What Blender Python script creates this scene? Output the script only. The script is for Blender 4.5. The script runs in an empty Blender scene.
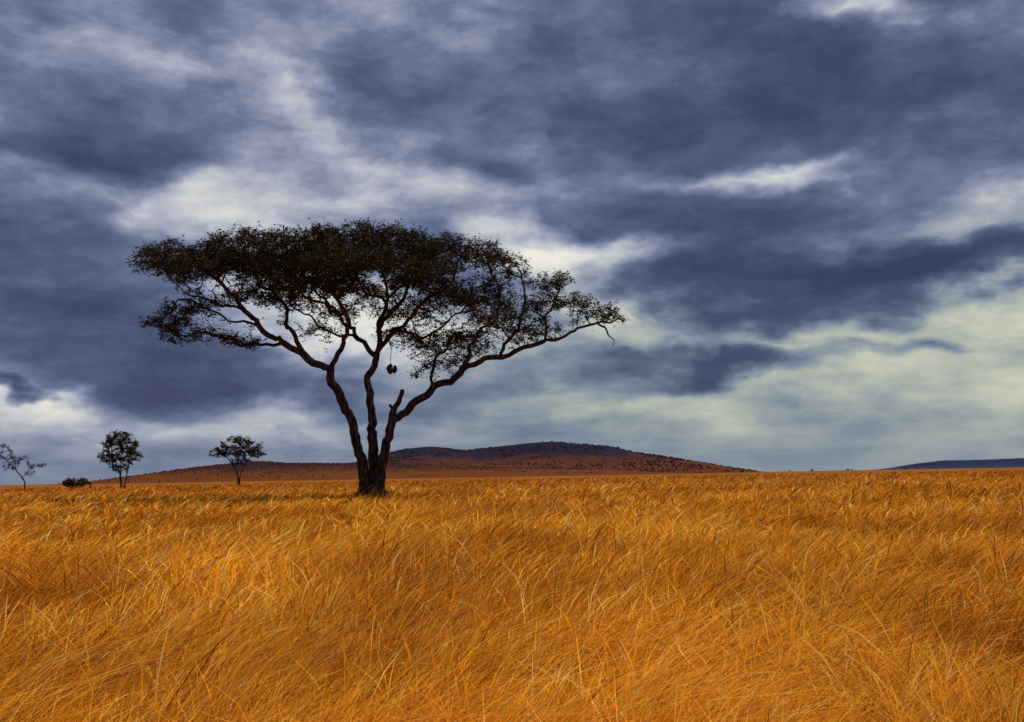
import bpy, math, random
import numpy as np
from mathutils import Vector, Quaternion, Matrix

rng = np.random.default_rng(7)
random.seed(7)
scene = bpy.context.scene
col = scene.collection

# ------------------------------------------------------------------ camera
F = 1000.0
PITCH = math.atan(115/1000.0)
ROLL = math.radians(-1.0)
CZ = 1.7
cam_d = bpy.data.cameras.new("camera")
cam_d.sensor_width = 36
cam_d.lens = 36*F/1024
cam_d.clip_start = 0.05
cam_d.clip_end = 60000
cam = bpy.data.objects.new("camera", cam_d)
col.objects.link(cam)
cam.location = (0, 0, CZ)
cam.rotation_mode = 'QUATERNION'
cam.rotation_quaternion = Quaternion((1,0,0), math.pi/2+PITCH) @ Quaternion((0,0,1), ROLL)
scene.camera = cam

# measured directions of the photograph -> world metres at a chosen distance
def ray(px, py):
    dx, dy = px-512.0, 361.0-py
    t = -ROLL
    x = dx*math.cos(t)+dy*math.sin(t)
    y = -dx*math.sin(t)+dy*math.cos(t)
    return Vector((x, F*math.cos(PITCH)-y*math.sin(PITCH), F*math.sin(PITCH)+y*math.cos(PITCH)))
def W(px, py, D):
    r = ray(px, py)
    return Vector((r.x/r.y*D, D, CZ+r.z/r.y*D))

def s2l(c):
    out = []
    for v in c:
        v = v/255.0
        out.append(v/12.92 if v <= 0.04045 else ((v+0.055)/1.055)**2.4)
    return tuple(out)+(1.0,)

# ------------------------------------------------------------------ noise helpers
def vnoise(x, y, seed=0):
    xi = np.floor(x).astype(np.int64); yi = np.floor(y).astype(np.int64)
    fx = x-xi; fy = y-yi
    fx = fx*fx*(3-2*fx); fy = fy*fy*(3-2*fy)
    def h(a, b):
        n = (a*374761393 + b*668265263 + seed*974634777) & 0xffffffff
        n = ((n ^ (n >> 13))*1274126177) & 0xffffffff
        n = n ^ (n >> 16)
        return (n & 0xffff)/65535.0
    return (h(xi,yi)*(1-fx)+h(xi+1,yi)*fx)*(1-fy)+(h(xi,yi+1)*(1-fx)+h(xi+1,yi+1)*fx)*fy
def fbm(x, y, seed=0, o=4):
    s = 0; a = 0.5; t = 0
    for i in range(o):
        s = s+a*vnoise(x*2**i+17.3*i, y*2**i+5.1*i, seed+i); t += a; a *= 0.5
    return s/t
def ground_z(x, y):
    d = np.sqrt(x*x+y*y)
    a = np.clip((d-2)/8, 0, 1)*np.clip(1-(d-250)/600, 0, 1)
    return a*((fbm(x/14.0, y/14.0, 3, 3)-0.5)*0.5)

# ------------------------------------------------------------------ materials
def new_mat(name):
    m = bpy.data.materials.new(name); m.use_nodes = True
    nt = m.node_tree; nt.nodes.clear()
    out = nt.nodes.new('ShaderNodeOutputMaterial')
    return m, nt, out
def ramp(nt, stops, interp='LINEAR'):
    r = nt.nodes.new('ShaderNodeValToRGB'); cr = r.color_ramp; cr.interpolation = interp
    cr.elements[0].position = stops[0][0]; cr.elements[0].color = stops[0][1]
    cr.elements[1].position = stops[-1][0]; cr.elements[1].color = stops[-1][1]
    for p, c in stops[1:-1]:
        e = cr.elements.new(p); e.color = c
    return r

def mat_bark():
    m, nt, out = new_mat("bark")
    b = nt.nodes.new('ShaderNodeBsdfDiffuse')
    tc = nt.nodes.new('ShaderNodeTexCoord')
    mp = nt.nodes.new('ShaderNodeMapping'); mp.inputs['Scale'].default_value = (5,5,1.2)
    n = nt.nodes.new('ShaderNodeTexNoise'); n.inputs['Scale'].default_value = 1.6; n.inputs['Detail'].default_value = 6
    r = ramp(nt, [(0.34,(0.012,0.009,0.008,1)),(0.5,(0.050,0.033,0.026,1)),(0.68,(0.15,0.098,0.072,1))])
    bp = nt.nodes.new('ShaderNodeBump'); bp.inputs['Strength'].default_value = 0.9; bp.inputs['Distance'].default_value = 0.15
    L = nt.links.new
    L(tc.outputs['Object'], mp.inputs[0]); L(mp.outputs[0], n.inputs['Vector']); L(n.outputs[0], r.inputs[0])
    L(r.outputs[0], b.inputs['Color']); L(n.outputs[0], bp.inputs['Height']); L(bp.outputs[0], b.inputs['Normal'])
    L(b.outputs[0], out.inputs[0])
    return m
def mat_leaf():
    m, nt, out = new_mat("acacia_foliage")
    d = nt.nodes.new('ShaderNodeBsdfDiffuse')
    g = nt.nodes.new('ShaderNodeNewGeometry')
    r = ramp(nt, [(0,(0.016,0.016,0.008,1)),(0.5,(0.034,0.031,0.013,1)),(0.85,(0.060,0.046,0.018,1)),(1,(0.095,0.062,0.027,1))])
    L = nt.links.new
    L(g.outputs['Random Per Island'], r.inputs[0])
    L(r.outputs[0], d.inputs[0]); L(d.outputs[0], out.inputs[0])
    return m
BARK = mat_bark(); LEAF = mat_leaf()

# ------------------------------------------------------------------ tree builder
def resample(pts, step, wob=0.0):
    P = [Vector(p) for p in pts]
    n = len(P); out = []
    for i in range(n-1):
        p0 = P[max(i-1,0)]; p1 = P[i]; p2 = P[i+1]; p3 = P[min(i+2,n-1)]
        k = max(1, int(round((p2-p1).length/step)))
        for j in range(k):
            t = j/k
            q = 0.5*((2*p1)+(p2-p0)*t+(2*p0-5*p1+4*p2-p3)*t*t+(3*p1-p0-3*p2+p3)*t**3)
            if out and wob:
                q = q+Vector((random.gauss(0,wob),random.gauss(0,wob),random.gauss(0,wob)))
            out.append(q)
    out.append(P[-1])
    return out

def make_tree(name, stems, branches, attr, step, infl, kill, r_tip, expo, leaf_n, leaf_s,
              twig_n, twig_l, iters=90, jitter=0.35, extra=None, flare=0.6, thin=0.05, gnarl=0.0):
    pos = []; par = []; flo = []
    def add_line(pts, r0, r1, attach):
        q = resample(pts, step, step*0.12)
        if gnarl:
            ph = [random.uniform(0,6.28) for _ in range(6)]
            m = len(q)
            for i in range(m):
                s = i*step; e = min(1, i/4.0)
                g = gnarl*e*(1.0 if attach else min(1, max(0,(i-12)/12)))
                q[i] = q[i]+Vector((math.sin(s*1.5+ph[0])+.6*math.sin(s*3.1+ph[1]), math.sin(s*1.3+ph[2]), math.sin(s*1.7+ph[3])+.6*math.sin(s*3.4+ph[4])))*g
        if attach:
            A = np.array(pos); d = ((A-np.array(q[0]))**2).sum(1); prev = int(d.argmin()); q = q[1:]
        else: prev = -1
        n = len(q)
        for i, p in enumerate(q):
            pos.append(np.array(p)); par.append(prev); prev = len(pos)-1
            flo.append(r0+(r1-r0)*((i/max(1,n-1))**0.7))
    for (pts, r0, r1) in stems: add_line(pts, r0, r1, False)
    for (pts, r0, r1) in branches: add_line(pts, r0, r1, True)
    zmin_grow = min(p[2] for p in pos)+1.5
    A = attr.copy()
    N = np.array(pos)
    nd = np.full(len(A), 1e9); ni = np.zeros(len(A), int)
    def upd(s, newp):
        nonlocal nd, ni
        for k0 in range(0, len(newp), 256):
            blk = newp[k0:k0+256]
            d = np.linalg.norm(A[:,None,:]-blk[None], axis=2)
            j = d.argmin(1); dm = d[np.arange(len(A)), j]
            b = dm < nd
            nd = np.where(b, dm, nd); ni = np.where(b, s+k0+j, ni)
    upd(0, N)
    for it in range(iters):
        keep = nd > kill
        A = A[keep]; nd = nd[keep]; ni = ni[keep]
        if len(A) == 0: break
        act = nd < infl
        if not act.any(): break
        new = []; newpar = []
        for u in np.unique(ni[act]):
            if pos[u][2] < zmin_grow: continue
            a = A[act & (ni == u)]
            v = a-pos[u]; v = (v/np.linalg.norm(v,axis=1)[:,None]).mean(0)
            v = v/(np.linalg.norm(v)+1e-6)+rng.normal(0,jitter,3)
            v = v/(np.linalg.norm(v)+1e-6)
            new.append(pos[u]+v*step); newpar.append(int(u))
        if not new: break
        s = len(pos)
        for p, q in zip(new, newpar):
            pos.append(p); par.append(q); flo.append(0)
        upd(s, np.array(new))
    n = len(pos)
    ch = [[] for _ in range(n)]
    for i, p in enumerate(par):
        if p >= 0: ch[p].append(i)
    rad = np.zeros(n)
    for i in range(n-1, -1, -1):
        r = r_tip if not ch[i] else (sum(rad[c]**expo for c in ch[i]))**(1/expo)
        cap = flo[i]*1.25 if flo[i] > 0 else 1e9
        rad[i] = max(min(r, cap), flo[i])
    verts = []; faces = []; mats = []
    z0 = min(p[2] for p in pos)
    def tube(pts, rs, sides, bumpy=0.0):
        base = len(verts); prev = None
        m = len(pts)
        for i in range(m):
            t = Vector(pts[min(i+1,m-1)]-pts[max(i-1,0)])
            if t.length < 1e-6: t = Vector((0,0,1))
            t.normalize()
            if prev is None:
                u = t.orthogonal().normalized()
            else:
                u = (prev-t*prev.dot(t))
                u = u.normalized() if u.length > 1e-5 else t.orthogonal().normalized()
            prev = u; w = t.cross(u)
            for k in range(sides):
                a = 2*math.pi*k/sides
                rr = rs[i]*(1+bumpy*(0.5*math.sin(3*a+i*0.35)+random.uniform(-0.5,0.5)))
                v = Vector(pts[i])+(u*math.cos(a)+w*math.sin(a))*rr
                verts.append((v.x,v.y,v.z))
        for i in range(m-1):
            for k in range(sides):
                k2 = (k+1)%sides
                faces.append((base+i*sides+k, base+i*sides+k2, base+(i+1)*sides+k2, base+(i+1)*sides+k)); mats.append(0)
        faces.append(tuple(base+(m-1)*sides+k for k in range(sides))); mats.append(0)
    stack = [(i, None) for i in range(n) if par[i] < 0]
    while stack:
        i, p = stack.pop()
        chain = [i]
        while ch[chain[-1]]:
            cs = sorted(ch[chain[-1]], key=lambda c: -rad[c])
            for c in cs[1:]: stack.append((c, chain[-1]))
            chain.append(cs[0])
        pts = [pos[c] for c in chain]; rs = [rad[c] for c in chain]
        if p is not None:
            pts = [pos[p]]+pts; rs = [min(rad[p], rs[0]*1.15)]+rs
        R = rs[0]
        if p is None:
            for k in range(len(rs)):
                rs[k] *= 1+flare*math.exp(-max(0,pts[k][2]-z0-0.9)/0.6)
        if len(pts) < 2: continue
        sides = 14 if R > 0.25 else (8 if R > 0.1 else (5 if R > 0.05 else 3))
        tube([np.array(q) for q in pts], rs, sides, bumpy=0.16 if R > 0.25 else 0.08)
    for e in (extra or []):
        q = resample(e[0], step*0.5, step*0.05)
        tube([np.array(v) for v in q], list(np.interp(np.linspace(0,1,len(q)), np.linspace(0,1,len(e[1])), e[1])), 9, bumpy=0.25)
    P = np.array(pos)
    thin_i = np.array([i for i in range(n) if rad[i] < thin and flo[i] == 0])
    nv = len(verts)
    V = [np.array(verts)]
    if len(thin_i):
        src = np.repeat(thin_i, twig_n)
        b = P[src]
        dv = rng.normal(0,1,(len(src),3)); dv[:,2] = dv[:,2]*0.5+0.25
        dv /= np.linalg.norm(dv,axis=1)[:,None]
        ln = twig_l*rng.uniform(0.4,1.2,len(src))[:,None]
        e = b+dv*ln
        mid = (b+e)/2+rng.normal(0,1,b.shape)*ln*0.12
        sd = np.cross(dv, rng.normal(0,1,dv.shape)); sd /= np.linalg.norm(sd,axis=1)[:,None]+1e-9
        w = r_tip*0.7
        V.append(np.stack([b-sd*w, b+sd*w, mid+sd*w*.8, e, mid-sd*w*.8],1).reshape(-1,3))
        k = np.arange(len(src))*5+nv
        tf = np.stack([k,k+1,k+2,k+3,k+4],1)
        faces.extend(map(tuple, tf.tolist())); mats.extend([0]*len(tf))
        nv += 5*len(src)
        m = rng.integers(0, len(src), int(len(thin_i)*leaf_n))
        t = rng.uniform(0.3,1.1,len(m))[:,None]
        c = b[m]+(e[m]-b[m])*t+rng.normal(0,leaf_s*0.5,(len(m),3))
        a1 = rng.normal(0,1,(len(m),3)); a1[:,2] *= 0.4; a1 /= np.linalg.norm(a1,axis=1)[:,None]
        a2 = np.cross(a1, rng.normal(0,1,a1.shape)); a2 /= np.linalg.norm(a2,axis=1)[:,None]
        s = leaf_s*rng.uniform(0.5,1.3,len(m))[:,None]
        V.append(np.stack([c-a1*s, c+a2*s*0.35, c+a1*s, c-a2*s*0.35],1).reshape(-1,3))
        k = np.arange(len(m))*4+nv
        lf = np.stack([k,k+1,k+2,k+3],1)
        faces.extend(map(tuple, lf.tolist())); mats.extend([1]*len(lf))
    allv = np.concatenate(V)
    me = bpy.data.meshes.new(name)
    root = allv[0]*0+np.array([stems[0][0][0][0], stems[0][0][0][1], 0.0])
    me.from_pydata((allv-root).tolist(), [], faces)
    me.materials.append(BARK); me.materials.append(LEAF)
    me.polygons.foreach_set('material_index', mats)
    me.polygons.foreach_set('use_smooth', [mm == 0 for mm in mats])
    me.update()
    ob = bpy.data.objects.new(name, me); ob.location = root
    col.objects.link(ob)
    print(name, 'nodes', n, 'faces', len(faces))
    return ob

def pads_to_attr(pads, D, dens, mpp):
    out = []
    for (x,y,rx,ry,dy,rdy) in pads:
        c = W(x,y,D)
        RX, RZ = rx*mpp, ry*mpp
        n = int(dens*RX*RZ*rdy*(1.25 if y < 262 and D < 100 else 1.0))+6
        p = rng.normal(0,1,(n,3)); p /= np.linalg.norm(p,axis=1)[:,None]
        p *= rng.uniform(0,1,(n,1))**(1/2.6)
        q = np.array([c.x,c.y+dy,c.z-0.09*abs(dy)])+p*np.array([RX,rdy,RZ])
        q[:,2] -= 0.04*np.maximum(0,-(q[:,1]-D))*3
        q[:,2] += (fbm(q[:,0]*0.8, q[:,1]*0.8, 11, 2)-0.5)*1.2
        out.append(q)
    return np.concatenate(out)

# ---- main umbrella acacia -----------------------------------------------------
D = 65.0
def T(pts): return [W(p[0],p[1],D)+Vector((0,p[2],0)) for p in pts]
pads = [
 (158,260,26,11,0,2.6),(190,254,40,12,-2,3),(222,249,42,12,2,3.5),(262,246,46,13,-2,3.5),(262,244,46,12,4,3.5),
 (308,243,46,12,-3,3),(312,240,46,12,4,3.5),(350,237,40,12,0,3.5),(395,239,42,12,-2.5,3),(402,238,40,12,3,3.5),
 (440,248,32,12,0,3.5),(478,252,32,11,0,3),(506,266,22,10,-1,2.5),
 (300,260,64,12,5,3),(365,260,62,12,-5,3),(340,258,54,13,1,3),(428,270,46,12,-3.5,3),(415,264,44,11,4,3),
 (185,270,40,9,0,3),(228,266,44,10,-3,3),(275,268,50,10,-1,3),(178,322,32,7,-1,2.5),(218,333,34,6,1.5,2.5),(172,334,20,5,1,2),(205,306,36,6,-2,2.5),(250,343,16,3,0,1.5),
 (245,283,42,8,3.5,3),(478,281,40,11,2.5,3),
 (553,282,20,11,0,2),(545,303,26,10,-1,2.2),(577,303,22,8,0,2),(603,315,24,6,0,2),(618,318,14,5,0,1.2),(530,328,30,9,-1,2.5),
 (500,316,34,9,-3,2.5),(485,300,34,9,1,2.5),(452,322,34,8,4,3),(430,347,34,6,0,2.5),(438,364,32,4,1,2),(405,333,26,7,-2,2),(470,345,28,6,1,2.5),
 (330,302,30,6,3,2.5),(290,298,28,6,1,2.5),(445,300,34,9,-2,3),(370,290,40,6,-3,3),(400,305,34,6,2,3),(318,285,40,6,-2,3),(315,330,16,4,1,2),
]
attr = pads_to_attr(pads, D, 52, 0.065)
stems = [
 (T([(367,512,0),(366,484,0),(357,443,-.2),(347,408,-.4),(331,376,-.6),(304,354,-.8),(274,338,-1),(250,313,-1),(232,292,-1),(205,272,-1),(178,262,-1)]),.42,.05),
 (T([(373,512,.25),(373,472,.3),(371,428,.4),(369,388,.5),(374,354,.6),(379,325,.8),(384,295,1),(378,266,1.5)]),.48,.06),
 (T([(378,512,-.2),(380,476,-.2),(389,437,-.3),(402,414,-.4),(430,394,-.6),(464,371,-.8),(500,357,-.8),(545,343,-.6),(578,330,-.3),(603,322,0),(620,317,0)]),.40,.05),
]
branches = [
 (T([(331,376,-.6),(341,356,-.9),(351,331,-1.5),(344,305,-2.5),(325,280,-3.5),(300,262,-4)]),.20,.05),
 (T([(304,354,-.8),(290,326,0),(277,300,1),(254,276,2),(230,258,3)]),.17,.05),
 (T([(288,346,-.9),(258,346,0),(232,339,.8),(200,333,1),(165,328,1)]),.12,.04),
 (T([(262,328,-.9),(235,322,-1.5),(210,312,-2),(190,303,-2)]),.09,.04),
 (T([(250,313,-1),(220,306,-2),(195,300,-2)]),.10,.04),
 (T([(374,354,.6),(352,332,2),(330,306,3.5),(305,281,5),(290,262,5)]),.18,.05),
 (T([(352,332,2),(325,326,2.5),(300,312,2),(285,295,1.5)]),.10,.04),
 (T([(379,325,.8),(400,300,0),(414,271,-1),(432,251,-1)]),.17,.05),
 (T([(374,354,.6),(397,333,-1),(426,312,-2.5),(455,290,-3.5),(470,268,-4)]),.17,.05),
 (T([(384,295,1),(400,276,3),(420,263,4)]),.12,.05),
 (T([(384,300,1),(362,283,2),(345,262,2)]),.11,.05),
 (T([(344,305,-2.5),(365,285,-4),(385,262,-5)]),.11,.05),
 (T([(348,322,-1.8),(322,308,-3),(300,290,-4),(270,272,-4)]),.10,.04),
 (T([(464,371,-.8),(470,346,.5),(488,318,2),(500,295,2),(495,270,2)]),.14,.05),
 (T([(430,394,-.6),(432,366,.8),(441,346,2),(455,325,4)]),.12,.05),
 (T([(400,332,-1),(420,335,0),(445,322,1),(470,300,2)]),.09,.04),
 (T([(500,357,-.8),(515,335,-2),(526,305,-2),(520,280,-2)]),.12,.05),
 (T([(545,343,-.6),(549,315,.2),(556,292,.5)]),.10,.04),
]
extra = [
 (T([(391,431,-.3),(394,412,-.35),(400,401,-.4),(403,390,-.4)]),[.26,.22,.17,.12]),
 (T([(395,412,-.35),(390,405,-.35)]),[.13,.08]),
 (T([(392,344,-.6),(392,355,-.6),(392,366,-.6)]),[.02,.02,.02]),
 (T([(392,365,-.6),(391,369,-.6),(391,372,-.6),(391,375,-.6)]),[.06,.20,.24,.08]),
 (T([(396,366,-.5),(396,369,-.5),(395,374,-.5)]),[.05,.18,.06]),
 (T([(598,324,0),(606,329,0),(609,336,0),(614,340,0),(613,346,0)]),[.07,.06,.05,.04,.02]),
]
for ang in (0.3,1.5,2.4,3.6,4.7,5.6):
    b = W(372,512,D); b.z = 1.1
    extra.append(([b+Vector((0.3*math.cos(ang),0.3*math.sin(ang),0)), b+Vector((0.8*math.cos(ang),0.8*math.sin(ang),-.5)),
                   b+Vector((1.7*math.cos(ang),1.7*math.sin(ang),-1.1))],[.36,.30,.08]))
make_tree("acacia_tree", stems, branches, attr, 0.34, 4.5, 0.38, 0.017, 2.3, 17, 0.098, 5, 0.62, extra=extra, gnarl=0.14)

# ---- small distant savanna trees ---------------------------------------------
def small(name, D, st, br, pads, dens, **k):
    mpp = D/1000
    TT = lambda pts: [W(p[0],p[1],D)+Vector((0,p[2],0)) for p in pts]
    s = []
    for pts,a,b in st:
        q = TT(pts); q[0].z = -0.1; s.append((q,a,b))
    b_ = [(TT(p),a,b) for p,a,b in br]
    return make_tree(name, s, b_, pads_to_attr(pads, D, dens, mpp), 0.4, 4.0, 0.5, 0.03, 2.3,
                     k.get('leaf',10), k.get('ls',0.22), 3, 0.6, flare=0.2, thin=0.09, iters=40)
small("acacia_tree", 200.0,
  [([(121,490,0),(121,478,0),(117,466,0),(112,452,0),(112,440,0)],.24,.06),([(123,490,.2),(126,477,.2),(128,464,.3),(131,450,.3)],.18,.05)],
  [([(117,466,0),(106,460,0.3),(102,455,.4)],.08,.04),([(121,476,0),(120,460,.3),(122,445,.5)],.08,.04)],
  [(118,436,14,5,0,2.5),(112,443,14,6,1,2.5),(128,446,13,7,0,2.5),(107,456,10,6,0,2),(122,455,14,7,-1,2.5),(134,458,9,6,0,2),(120,467,13,4,0,1.8)], 10.0, leaf=16)
small("acacia_tree", 200.0,
  [([(238,488,0),(238,477,0),(235,468,0),(228,459,0),(222,452,0)],.22,.05),([(239,488,.2),(240,476,.2),(245,464,.2),(252,454,.3)],.14,.05)],
  [([(235,468,0),(238,458,.5),(240,446,.7)],.07,.04)],
  [(240,440,14,4,0,2.5),(227,447,13,4,0,2.5),(250,447,13,5,0,2.5),(238,453,20,4,1,2.5),(219,453,10,3,-1,1.8),(258,455,9,3,0,1.6),(242,461,12,3,0,1.8)], 10.0, leaf=15)
small("acacia_tree", 205.0,
  [([(25,490,0),(24,481,0),(16,470,0),(6,460,0),(-4,450,0)],.17,.05)],
  [([(16,470,0),(14,460,.3),(10,450,.5)],.07,.04),([(22,478,0),(32,468,.2),(42,465,.3)],.07,.04)],
  [(4,450,12,5,0,2.2),(-5,456,10,6,0,2),(18,460,13,5,0,2),(36,465,11,3,0,2),(8,466,10,4,1,1.8),(30,472,9,2,0,1.5)], 6.0, leaf=7, ls=0.2)
small("dry_bush", 190.0,
  [([(74,489,0),(72,485,0),(68,483,0)],.08,.04),([(77,489,0),(80,485,0),(84,483,0)],.07,.04)],[],
  [(70,483,8,4,0,1.6),(80,483,9,3.5,0,1.6),(75,486,13,4,0,1.6)], 22.0, leaf=34)

# ---- wooden post ------------------------------------------------------------
def simple_tube(name, pts, rs, mat, sides=8):
    vs=[];fs=[]
    for p,r in zip(pts,rs):
        for k in range(sides):
            a=2*math.pi*k/sides; vs.append((p.x+r*math.cos(a)*(1+.15*math.sin(3*a)),p.y+r*math.sin(a),p.z))
    for i in range(len(pts)-1):
        for k in range(sides):
            fs.append((i*sides+k,i*sides+(k+1)%sides,(i+1)*sides+(k+1)%sides,(i+1)*sides+k))
    fs.append(tuple((len(pts)-1)*sides+k for k in range(sides)))
    me=bpy.data.meshes.new(name); me.from_pydata(vs,[],fs); me.materials.append(mat)
    o=bpy.data.objects.new(name,me); col.objects.link(o); return o
b = W(90,488,190); b.z=0
simple_tube("wooden_post",[b,b+Vector((.05,0,1.2)),b+Vector((.0,0,1.9)),b+Vector((.06,0,2.15))],[.16,.13,.12,.07],BARK)

# ------------------------------------------------------------------ ground
def build_ground():
    rings = [0.0]+list(np.geomspace(0.6, 14000, 150)); seg = 256
    vs=[(0,0,0)]
    for r in rings[1:]:
        a = np.arange(seg)*2*np.pi/seg
        x=r*np.sin(a); y=r*np.cos(a); z=ground_z(x,y)
        vs += list(zip(x.tolist(),y.tolist(),z.tolist()))
    fs=[(0,1+(k+1)%seg,1+k) for k in range(seg)]
    for i in range(len(rings)-2):
        for k in range(seg):
            a=1+i*seg+k; b=1+i*seg+(k+1)%seg
            fs.append((a,b,b+seg,a+seg))
    me=bpy.data.meshes.new("ground"); me.from_pydata(vs,[],fs)
    for p in me.polygons: p.use_smooth=True
    m,nt,out=new_mat("dry_savanna_soil")
    d=nt.nodes.new('ShaderNodeBsdfDiffuse')
    tc=nt.nodes.new('ShaderNodeTexCoord')
    n1=nt.nodes.new('ShaderNodeTexNoise'); n1.inputs['Scale'].default_value=0.01; n1.inputs['Detail'].default_value=6
    n1.inputs['Roughness'].default_value=0.7
    r=ramp(nt,[(0.3,(0.12,0.045,0.010,1)),(0.5,(0.20,0.075,0.013,1)),(0.7,(0.28,0.11,0.02,1))])
    L=nt.links.new
    L(tc.outputs['Object'],n1.inputs['Vector']); L(n1.outputs[0],r.inputs[0]); L(r.outputs[0],d.inputs[0]); L(d.outputs[0],out.inputs[0])
    me.materials.append(m)
    o=bpy.data.objects.new("ground",me); col.objects.link(o)
build_ground()

# ------------------------------------------------------------------ grass (one mesh)
def build_grass(N=330000):
    d = np.exp(rng.uniform(math.log(2.7), math.log(400.0), N))
    az = rng.uniform(-math.radians(36), math.radians(36), N)
    x = d*np.sin(az); y = d*np.cos(az)
    cell = 0.22*np.clip(d/8,1,8)
    jx = (np.floor(x/cell)+0.5+ (vnoise(np.floor(x/cell)*7.7,np.floor(y/cell)*3.3,9)-0.5))*cell
    jy = (np.floor(y/cell)+0.5+ (vnoise(np.floor(x/cell)*2.7,np.floor(y/cell)*9.3,19)-0.5))*cell
    k = rng.uniform(0,0.55,N)
    x = x+(jx-x)*k; y = y+(jy-y)*k
    z0 = ground_z(x,y)-0.02
    big = fbm(x/7.0, y/7.0, 21, 3); mid = fbm(x/1.7, y/1.7, 31, 3); sm = fbm(x/0.5,y/0.5,41,2)
    stem = rng.random(N) < 0.34
    h = (0.22+0.62*big+0.68*mid)*rng.uniform(0.55,1.05,N)
    h = np.where(stem, h*1.2, h)
    h *= np.clip(0.75+0.6*(sm-0.3),0.5,1.2)
    h *= 1+0.28*np.clip((d-30)/25,0,1)
    wind = 0.15+1.7*(fbm(x/3.0+4, y/3.0, 51, 3)-0.5)*2
    phi = wind + rng.normal(0,0.9,N)
    lean = np.clip(rng.gamma(3.0,0.19,N)+0.9*(mid-0.4)+0.18,0.05,1.7)
    L = h*1.04
    w = np.maximum(0.0017, 0.00050*d)*rng.uniform(0.6,1.4,N)
    w = np.where(stem, w*0.62, w)
    ts = np.array([0,0.38,0.72,1.0])
    hx = np.cos(phi); hy = np.sin(phi)
    yaw = rng.uniform(0,2*np.pi,N); sx=np.cos(yaw)*w; sy=np.sin(yaw)*w
    V = np.zeros((N,7,3),np.float32)
    prof_b = [0.8,1.0,0.7]
    bend = rng.uniform(1.5,2.4,N)
    for i,t in enumerate(ts):
        r = L*lean*t**bend
        zz = L*(t - 0.33*np.minimum(lean,1.3)*t**2.4)
        cx = x+hx*r; cy=y+hy*r; cz=z0+zz
        if i<3:
            pw = np.where(stem, [0.8,0.7,1.7][i], prof_b[i])
            V[:,2*i,0]=cx-sx*pw; V[:,2*i,1]=cy-sy*pw; V[:,2*i,2]=cz
            V[:,2*i+1,0]=cx+sx*pw; V[:,2*i+1,1]=cy+sy*pw; V[:,2*i+1,2]=cz
        else:
            V[:,6,0]=cx; V[:,6,1]=cy; V[:,6,2]=cz
    base = (np.arange(N)*7)[:,None]
    loops = (base+np.array([[0,1,3,2, 2,3,5,4, 4,5,6]])).astype(np.int32).ravel()
    ls = (np.arange(N)*11)[:,None]+np.array([[0,4,8]])
    me = bpy.data.meshes.new("grass")
    me.vertices.add(N*7); me.vertices.foreach_set('co', V.ravel())
    me.loops.add(N*11); me.loops.foreach_set('vertex_index', loops)
    me.polygons.add(N*3); me.polygons.foreach_set('loop_start', ls.astype(np.int32).ravel())
    try: me.polygons.foreach_set('loop_total', np.tile([4,4,3],N).astype(np.int32))
    except Exception as e: pass
    c_or=np.array([0.79,0.285,0.014]); c_go=np.array([0.88,0.43,0.036]); c_pa=np.array([0.88,0.58,0.16]); c_br=np.array([0.28,0.088,0.010])
    u = rng.random(N)
    pat = fbm(x/4.0+9,y/8.0,61,4); st = fbm(x/1.3+3,y/3.5,81,3)
    c = np.where((u<0.46)[:,None], c_or, np.where((u<0.79)[:,None], c_go, np.where((u<0.91)[:,None], c_pa, c_br)))
    t = np.clip((0.6*pat+0.4*st-0.36)*4.6,0,1)[:,None]
    nearf = np.clip(1-(d-3)/9,0,1)[:,None]
    c = c*(1-(0.55-0.15*nearf)*(1-t)*np.array([0.78,1.0,1.0]))
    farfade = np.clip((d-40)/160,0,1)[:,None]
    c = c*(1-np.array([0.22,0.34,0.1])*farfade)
    spread = 0.16*(1-0.6*farfade)
    c = c*(1-0.02+spread*rng.uniform(-1,1,(N,1)))
    C = np.ones((N,7,4),np.float32)
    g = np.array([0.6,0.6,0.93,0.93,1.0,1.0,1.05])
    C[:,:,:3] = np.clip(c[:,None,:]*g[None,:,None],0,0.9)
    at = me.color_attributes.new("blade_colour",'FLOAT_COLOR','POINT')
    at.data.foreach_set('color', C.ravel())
    me.update(calc_edges=True)
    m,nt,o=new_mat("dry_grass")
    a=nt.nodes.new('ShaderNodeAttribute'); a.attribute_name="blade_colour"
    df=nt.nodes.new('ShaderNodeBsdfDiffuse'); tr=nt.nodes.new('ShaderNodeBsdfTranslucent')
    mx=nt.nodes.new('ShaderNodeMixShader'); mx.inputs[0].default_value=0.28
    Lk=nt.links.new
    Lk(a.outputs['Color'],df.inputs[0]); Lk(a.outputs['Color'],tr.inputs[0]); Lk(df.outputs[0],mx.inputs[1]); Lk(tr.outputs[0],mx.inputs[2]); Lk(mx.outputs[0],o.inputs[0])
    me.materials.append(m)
    ob=bpy.data.objects.new("grass",me); col.objects.link(ob)
build_grass()

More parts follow.
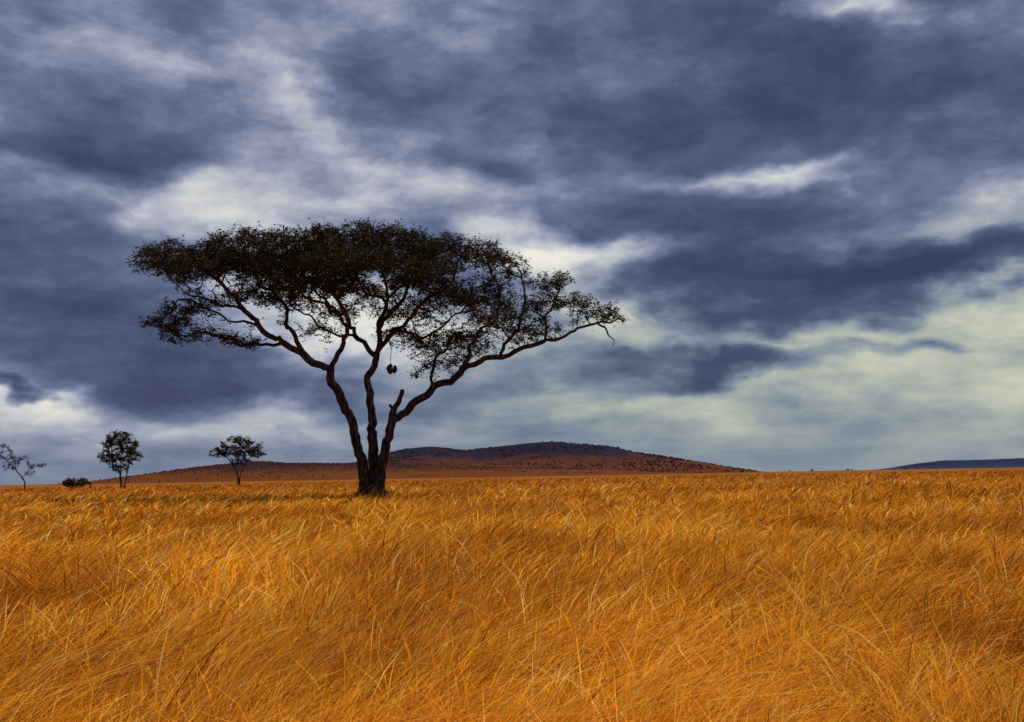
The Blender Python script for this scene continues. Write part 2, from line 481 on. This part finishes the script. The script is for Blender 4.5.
# ------------------------------------------------------------------ hills
def hill_mat(name, low, high, zmid, zr):
    m,nt,out=new_mat(name)
    d=nt.nodes.new('ShaderNodeBsdfDiffuse'); tc=nt.nodes.new('ShaderNodeTexCoord')
    sp=nt.nodes.new('ShaderNodeSeparateXYZ')
    n=nt.nodes.new('ShaderNodeTexNoise'); n.inputs['Scale'].default_value=0.012; n.inputs['Detail'].default_value=6; n.inputs['Roughness'].default_value=0.75
    ma=nt.nodes.new('ShaderNodeMath'); ma.operation='MULTIPLY_ADD'; ma.inputs[1].default_value=zr*6; ma.inputs[2].default_value=-zr*3
    ad=nt.nodes.new('ShaderNodeMath'); ad.operation='ADD'
    mr=nt.nodes.new('ShaderNodeMapRange'); mr.inputs[1].default_value=zmid-zr; mr.inputs[2].default_value=zmid+zr
    r=ramp(nt,[(0,low),(1,high)])
    L=nt.links.new
    L(tc.outputs['Object'],n.inputs['Vector']); L(tc.outputs['Object'],sp.inputs[0]); L(n.outputs[0],ma.inputs[0])
    L(sp.outputs[2],ad.inputs[0]); L(ma.outputs[0],ad.inputs[1]); L(ad.outputs[0],mr.inputs[0]); L(mr.outputs[0],r.inputs[0])
    L(r.outputs[0],d.inputs[0]); L(d.outputs[0],out.inputs[0])
    return m
def build_hill(name, D, prof, depth, mat, rough):
    xs=[];zs=[]
    for px,py in prof:
        p=W(px,py,D); xs.append(p.x); zs.append(max(p.z,-3))
    nx=360; ny=70
    X=np.linspace(xs[0],xs[-1],nx); Z=np.interp(X,xs,zs)
    kern=np.ones(7)/7; Z=np.convolve(np.pad(Z,3,mode='edge'),kern,'valid')
    v=np.linspace(-1,1,ny)
    XX,VV=np.meshgrid(X,v)
    sh=np.cos(VV*np.pi/2)**1.3
    YY=D+VV*depth+0*XX
    ZZ=Z[None,:]*sh
    ZZ=ZZ+(fbm(XX/260,YY/260,71,5)-0.5)*rough*np.clip(ZZ/40,0,1)-1.0
    vs=np.stack([XX,YY,ZZ],2).reshape(-1,3)
    fs=[(j*nx+i,j*nx+i+1,(j+1)*nx+i+1,(j+1)*nx+i) for j in range(ny-1) for i in range(nx-1)]
    me=bpy.data.meshes.new(name); me.from_pydata(vs.tolist(),[],fs); me.materials.append(mat)
    for p in me.polygons: p.use_smooth=True
    o=bpy.data.objects.new(name,me); col.objects.link(o)
    return XX,YY,ZZ
m1=hill_mat("hazed_hill_scrub",(0.080,0.028,0.016,1),(0.018,0.015,0.029,1),52,22)  # upper scrub colour carries a painted-in blue tint for aerial haze
m2=hill_mat("hill_red_slope",(0.105,0.035,0.013,1),(0.032,0.015,0.015,1),22,11)
m3=hill_mat("hazed_far_hill_scrub",(0.028,0.036,0.065,1),(0.018,0.026,0.060,1),20,10)  # bluish base colour stands in for distance haze on the far ridge
H1=build_hill("hill",3600,[(250,484),(300,474),(340,467),(372,461),(388,455),(404,450),(430,447),(468,450.5),(500,448),(530,444),(552,442.5),(585,445),(610,448),(640,453),(665,457),(690,463),(710,468),(725,474)],900,m1,26)
H2=build_hill("hill",2500,[(90,486),(120,481),(150,475),(190,468),(235,463),(262,461),(290,463),(340,463),(400,462),(450,465),(520,467),(600,469),(670,472),(705,476)],500,m2,8)
H3=build_hill("hill",7000,[(890,472),(912,467),(925,463),(950,460),(985,459.5),(1010,458),(1040,459),(1100,461),(1180,470)],900,m3,14)
def scrub():
    vs=[];fs=[]
    def bush(x,y,z,s):
        b=len(vs)
        for k in range(5):
            a=k*2*math.pi/5+random.random(); r=s*random.uniform(.7,1.3)
            vs.append((x+r*math.cos(a),y+r*math.sin(a),z+s*random.uniform(.1,.4)))
        vs.append((x,y,z+s*random.uniform(.6,1.1))); vs.append((x,y,z-s*.3))
        for k in range(5):
            fs.append((b+k,b+(k+1)%5,b+5)); fs.append((b+(k+1)%5,b+k,b+6))
    for H,n,s in ((H1,9000,3.2),(H2,5200,1.7)):
        XX,YY,ZZ=H; ny,nx=XX.shape
        js=np.random.default_rng(3).integers(4,ny//2+4,n); iz=np.random.default_rng(4).integers(3,nx-3,n)
        x=XX[js,iz]; y=YY[js,iz]; z=ZZ[js,iz]; q=fbm(x/120,y/120,5,3)
        for a,b_,c,qq in zip(x,y,z,q):
            if c<4 or qq<random.uniform(.35,.65): continue
            bush(a+random.uniform(-6,6),b_+random.uniform(-12,12),c,s*random.uniform(.4,1.4))
    for px in (790,812,848,852,701,742,905,160,60):
        p=W(px,470,1800); s=random.uniform(1.2,2.4)
        for k in range(4): bush(p.x+random.uniform(-2,2),1800,random.uniform(1,3.0),s)
    me=bpy.data.meshes.new("distant_trees"); me.from_pydata(vs,[],fs)
    m,nt,out=new_mat("scrub_foliage")
    d=nt.nodes.new('ShaderNodeBsdfDiffuse'); g=nt.nodes.new('ShaderNodeNewGeometry')
    r=ramp(nt,[(0,(0.014,0.011,0.017,1)),(1,(0.045,0.024,0.024,1))])
    nt.links.new(g.outputs['Random Per Island'],r.inputs[0]); nt.links.new(r.outputs[0],d.inputs[0]); nt.links.new(d.outputs[0],out.inputs[0])
    me.materials.append(m)
    o=bpy.data.objects.new("distant_trees",me); col.objects.link(o)
scrub()

# ------------------------------------------------------------------ sun
SUN_EL=math.radians(58); SUN_AZ=math.radians(70)   # clockwise from +Y
sd=bpy.data.lights.new("sun",'SUN'); sd.energy=5.0; sd.angle=math.radians(14); sd.color=(1.0,0.93,0.80)
so=bpy.data.objects.new("sun",sd); col.objects.link(so)
sdir=Vector((math.sin(SUN_AZ)*math.cos(SUN_EL),math.cos(SUN_AZ)*math.cos(SUN_EL),math.sin(SUN_EL)))
so.rotation_mode='QUATERNION'; so.rotation_quaternion=sdir.to_track_quat('Z','Y'); so.location=(0,0,60)

# ------------------------------------------------------------------ sky
world=bpy.data.worlds.new("World"); scene.world=world; world.use_nodes=True
world.cycles.sampling_method='NONE'
nt=world.node_tree; nt.nodes.clear(); L=nt.links.new
def M(op,a,b=None,c=None,clamp=False):
    n=nt.nodes.new('ShaderNodeMath'); n.operation=op; n.use_clamp=clamp
    for i,v in enumerate((a,b,c)):
        if v is None: continue
        if isinstance(v,(int,float)): n.inputs[i].default_value=v
        else: L(v,n.inputs[i])
    return n.outputs[0]
tc=nt.nodes.new('ShaderNodeTexCoord'); sep=nt.nodes.new('ShaderNodeSeparateXYZ'); L(tc.outputs['Generated'],sep.inputs[0])
X,Y,Z=sep.outputs
az=M('ARCTAN2',X,Y); el=M('ARCSINE',Z)
uv=nt.nodes.new('ShaderNodeCombineXYZ'); L(az,uv.inputs[0]); L(el,uv.inputs[1])
zc=M('ADD',M('MAXIMUM',Z,0.0),0.16)
cp=nt.nodes.new('ShaderNodeCombineXYZ'); L(M('DIVIDE',X,zc),cp.inputs[0]); L(M('DIVIDE',Y,zc),cp.inputs[1])
def noise(vec,scale,detail,rough,loc=(0,0,0),sc=(1,1,1)):
    mp=nt.nodes.new('ShaderNodeMapping'); mp.inputs['Location'].default_value=loc; mp.inputs['Scale'].default_value=sc; L(vec,mp.inputs[0])
    n=nt.nodes.new('ShaderNodeTexNoise'); n.noise_dimensions='2D'; n.inputs['Scale'].default_value=scale; n.inputs['Detail'].default_value=detail
    n.inputs['Roughness'].default_value=rough
    L(mp.outputs[0],n.inputs['Vector']); return n
def warp(vec,src,amt):
    ws=nt.nodes.new('ShaderNodeVectorMath'); ws.operation='SUBTRACT'; L(src,ws.inputs[0]); ws.inputs[1].default_value=(0.5,0.5,0.5)
    wm=nt.nodes.new('ShaderNodeVectorMath'); wm.operation='MULTIPLY'; L(ws.outputs[0],wm.inputs[0]); wm.inputs[1].default_value=amt
    wa=nt.nodes.new('ShaderNodeVectorMath'); wa.operation='ADD'; L(vec,wa.inputs[0]); L(wm.outputs[0],wa.inputs[1])
    return wa.outputs[0]
wn=noise(uv.outputs[0],7.5,4,0.52,(3,1,0),(1,2.0,1))
WUV=warp(uv.outputs[0],wn.outputs['Color'],(0.18,0.085,0))
def blob(px,py,rx,ry,w,rot=0,typ='SPHERICAL'):
    r=ray(px,py); a=math.atan2(r.x,r.y); e=math.asin(r.z/r.length)
    mp=nt.nodes.new('ShaderNodeMapping'); mp.vector_type='TEXTURE'
    mp.inputs['Location'].default_value=(a,e,0); mp.inputs['Rotation'].default_value=(0,0,math.radians(rot)); mp.inputs['Scale'].default_value=(rx/1000,ry/1000,1)
    L(WUV,mp.inputs[0])
    g=nt.nodes.new('ShaderNodeTexGradient'); g.gradient_type=typ; L(mp.outputs[0],g.inputs[0])
    return M('MULTIPLY',g.outputs['Fac'],w)
def total(lst):
    s=lst[0]
    for q in lst[1:]: s=M('ADD',s,q)
    return s
B=[ # x, y, rx, ry, weight, rot(deg, ccw)
 (70,60,190,70,0.20,0),(110,152,160,28,-0.34,0),(180,15,160,40,-0.15,0),
 (300,95,100,55,0.38,-35),
 (330,190,240,45,0.50,-8),(400,170,110,40,0.25,-25),(110,195,170,35,0.34,0),(230,208,150,30,0.25,0),
 (620,120,430,140,-0.26,0),(880,110,320,120,-0.18,0),(540,50,200,60,0.10,0),
 (855,4,90,28,0.80,-5),(985,0,90,25,0.25,0),
 (765,176,150,20,0.55,0),(990,200,130,30,0.50,5),(640,215,190,40,-0.35,0),(880,218,200,26,-0.30,0),
 (535,248,90,45,0.78,-20),(612,248,60,18,0.45,0),(640,322,110,34,0.70,-10),(580,290,80,40,0.34,-30),
 (790,288,280,50,-0.64,0),(960,262,190,26,-0.62,4),(850,316,170,22,-0.50,0),(690,265,120,25,-0.25,0),
 (750,366,130,20,-0.72,3),(905,352,50,12,-0.50,0),(690,352,110,18,-0.50,0),
 (985,340,260,60,0.50,0),(1015,300,110,30,0.42,0),(880,400,320,45,0.32,0),(620,365,120,20,-0.2,0),
 (70,300,230,90,-0.26,0),(230,385,240,50,-0.38,0),(100,350,180,40,-0.20,0),(60,262,130,22,0.14,0),
 (310,310,130,70,0.55,0),(440,350,120,60,0.42,0),(390,290,120,70,0.35,0),
 (50,408,150,18,0.62,0),(5,396,45,10,-0.8,0),(120,432,280,26,0.35,0),(310,430,160,26,0.24,0),
 (540,378,140,30,-0.18,0),(660,412,200,32,0.30,0),
]
S=total([blob(*b) for b in B])
n1=noise(cp.outputs[0],1.7,5,0.55,(0.4,2.3,0))
n2=noise(warp(uv.outputs[0],wn.outputs['Color'],(0.07,0.03,0)),6.0,7,0.58,(7,2.6,0),(1,2.5,1))
n3=noise(uv.outputs[0],17.0,5,0.58,(2,5,0),(1,1.9,1))
f=M('ADD',M('MULTIPLY_ADD',M('SUBTRACT',n1.outputs[0],0.5),0.75,0.44), M('MULTIPLY',M('SUBTRACT',n2.outputs[0],0.5),0.95))
f=M('ADD',f,M('MULTIPLY',M('SUBTRACT',n3.outputs[0],0.5),0.42))
f=M('ADD',f,S)
hz=M('MULTIPLY_ADD',el,-1/0.085,1.0,clamp=True)
hm=nt.nodes.new('ShaderNodeMix'); hm.data_type='FLOAT'; L(M('MULTIPLY',hz,0.8,clamp=True),hm.inputs[0]); L(f,hm.inputs[2]); hm.inputs[3].default_value=0.52
f=M('MULTIPLY_ADD',hm.outputs[0],1/1.6,0.35/1.6,clamp=True)
rA=ramp(nt,[(0.0,s2l((46,53,82))),(0.22,s2l((63,71,102))),(0.36,s2l((80,90,121))),(0.50,s2l((106,117,148))),(0.625,s2l((147,154,177))),(0.75,s2l((190,193,203))),(0.87,s2l((218,218,215))),(1.0,s2l((242,239,228)))])
rB=ramp(nt,[(0.0,s2l((50,60,90))),(0.22,s2l((66,78,106))),(0.36,s2l((92,106,130))),(0.50,s2l((126,141,156))),(0.625,s2l((161,170,168))),(0.75,s2l((189,193,177))),(0.87,s2l((212,211,190))),(1.0,s2l((232,230,208)))])
L(f,rA.inputs[0]); L(f,rB.inputs[0])
T_=M('ADD',M('ADD',blob(900,380,520,180,1.6),blob(600,420,300,110,0.7)),M('MULTIPLY',hz,0.35),clamp=True)
mx=nt.nodes.new('ShaderNodeMix'); mx.data_type='RGBA'; L(T_,mx.inputs[0]); L(rA.outputs[0],mx.inputs[6]); L(rB.outputs[0],mx.inputs[7])
sky=nt.nodes.new('ShaderNodeTexSky'); sky.sky_type='NISHITA'; sky.sun_disc=False; sky.sun_elevation=SUN_EL; sky.sun_rotation=SUN_AZ
bgS=nt.nodes.new('ShaderNodeBackground'); bgS.inputs[1].default_value=0.06; L(sky.outputs[0],bgS.inputs[0])
bgC=nt.nodes.new('ShaderNodeBackground'); bgC.inputs[1].default_value=1.0; L(mx.outputs[2],bgC.inputs[0])
ms=nt.nodes.new('ShaderNodeMixShader'); ms.inputs[0].default_value=0.95
L(bgS.outputs[0],ms.inputs[1]); L(bgC.outputs[0],ms.inputs[2])
wo=nt.nodes.new('ShaderNodeOutputWorld'); L(ms.outputs[0],wo.inputs[0])

scene.view_settings.view_transform='Standard'; scene.view_settings.look='None'; scene.view_settings.exposure=0
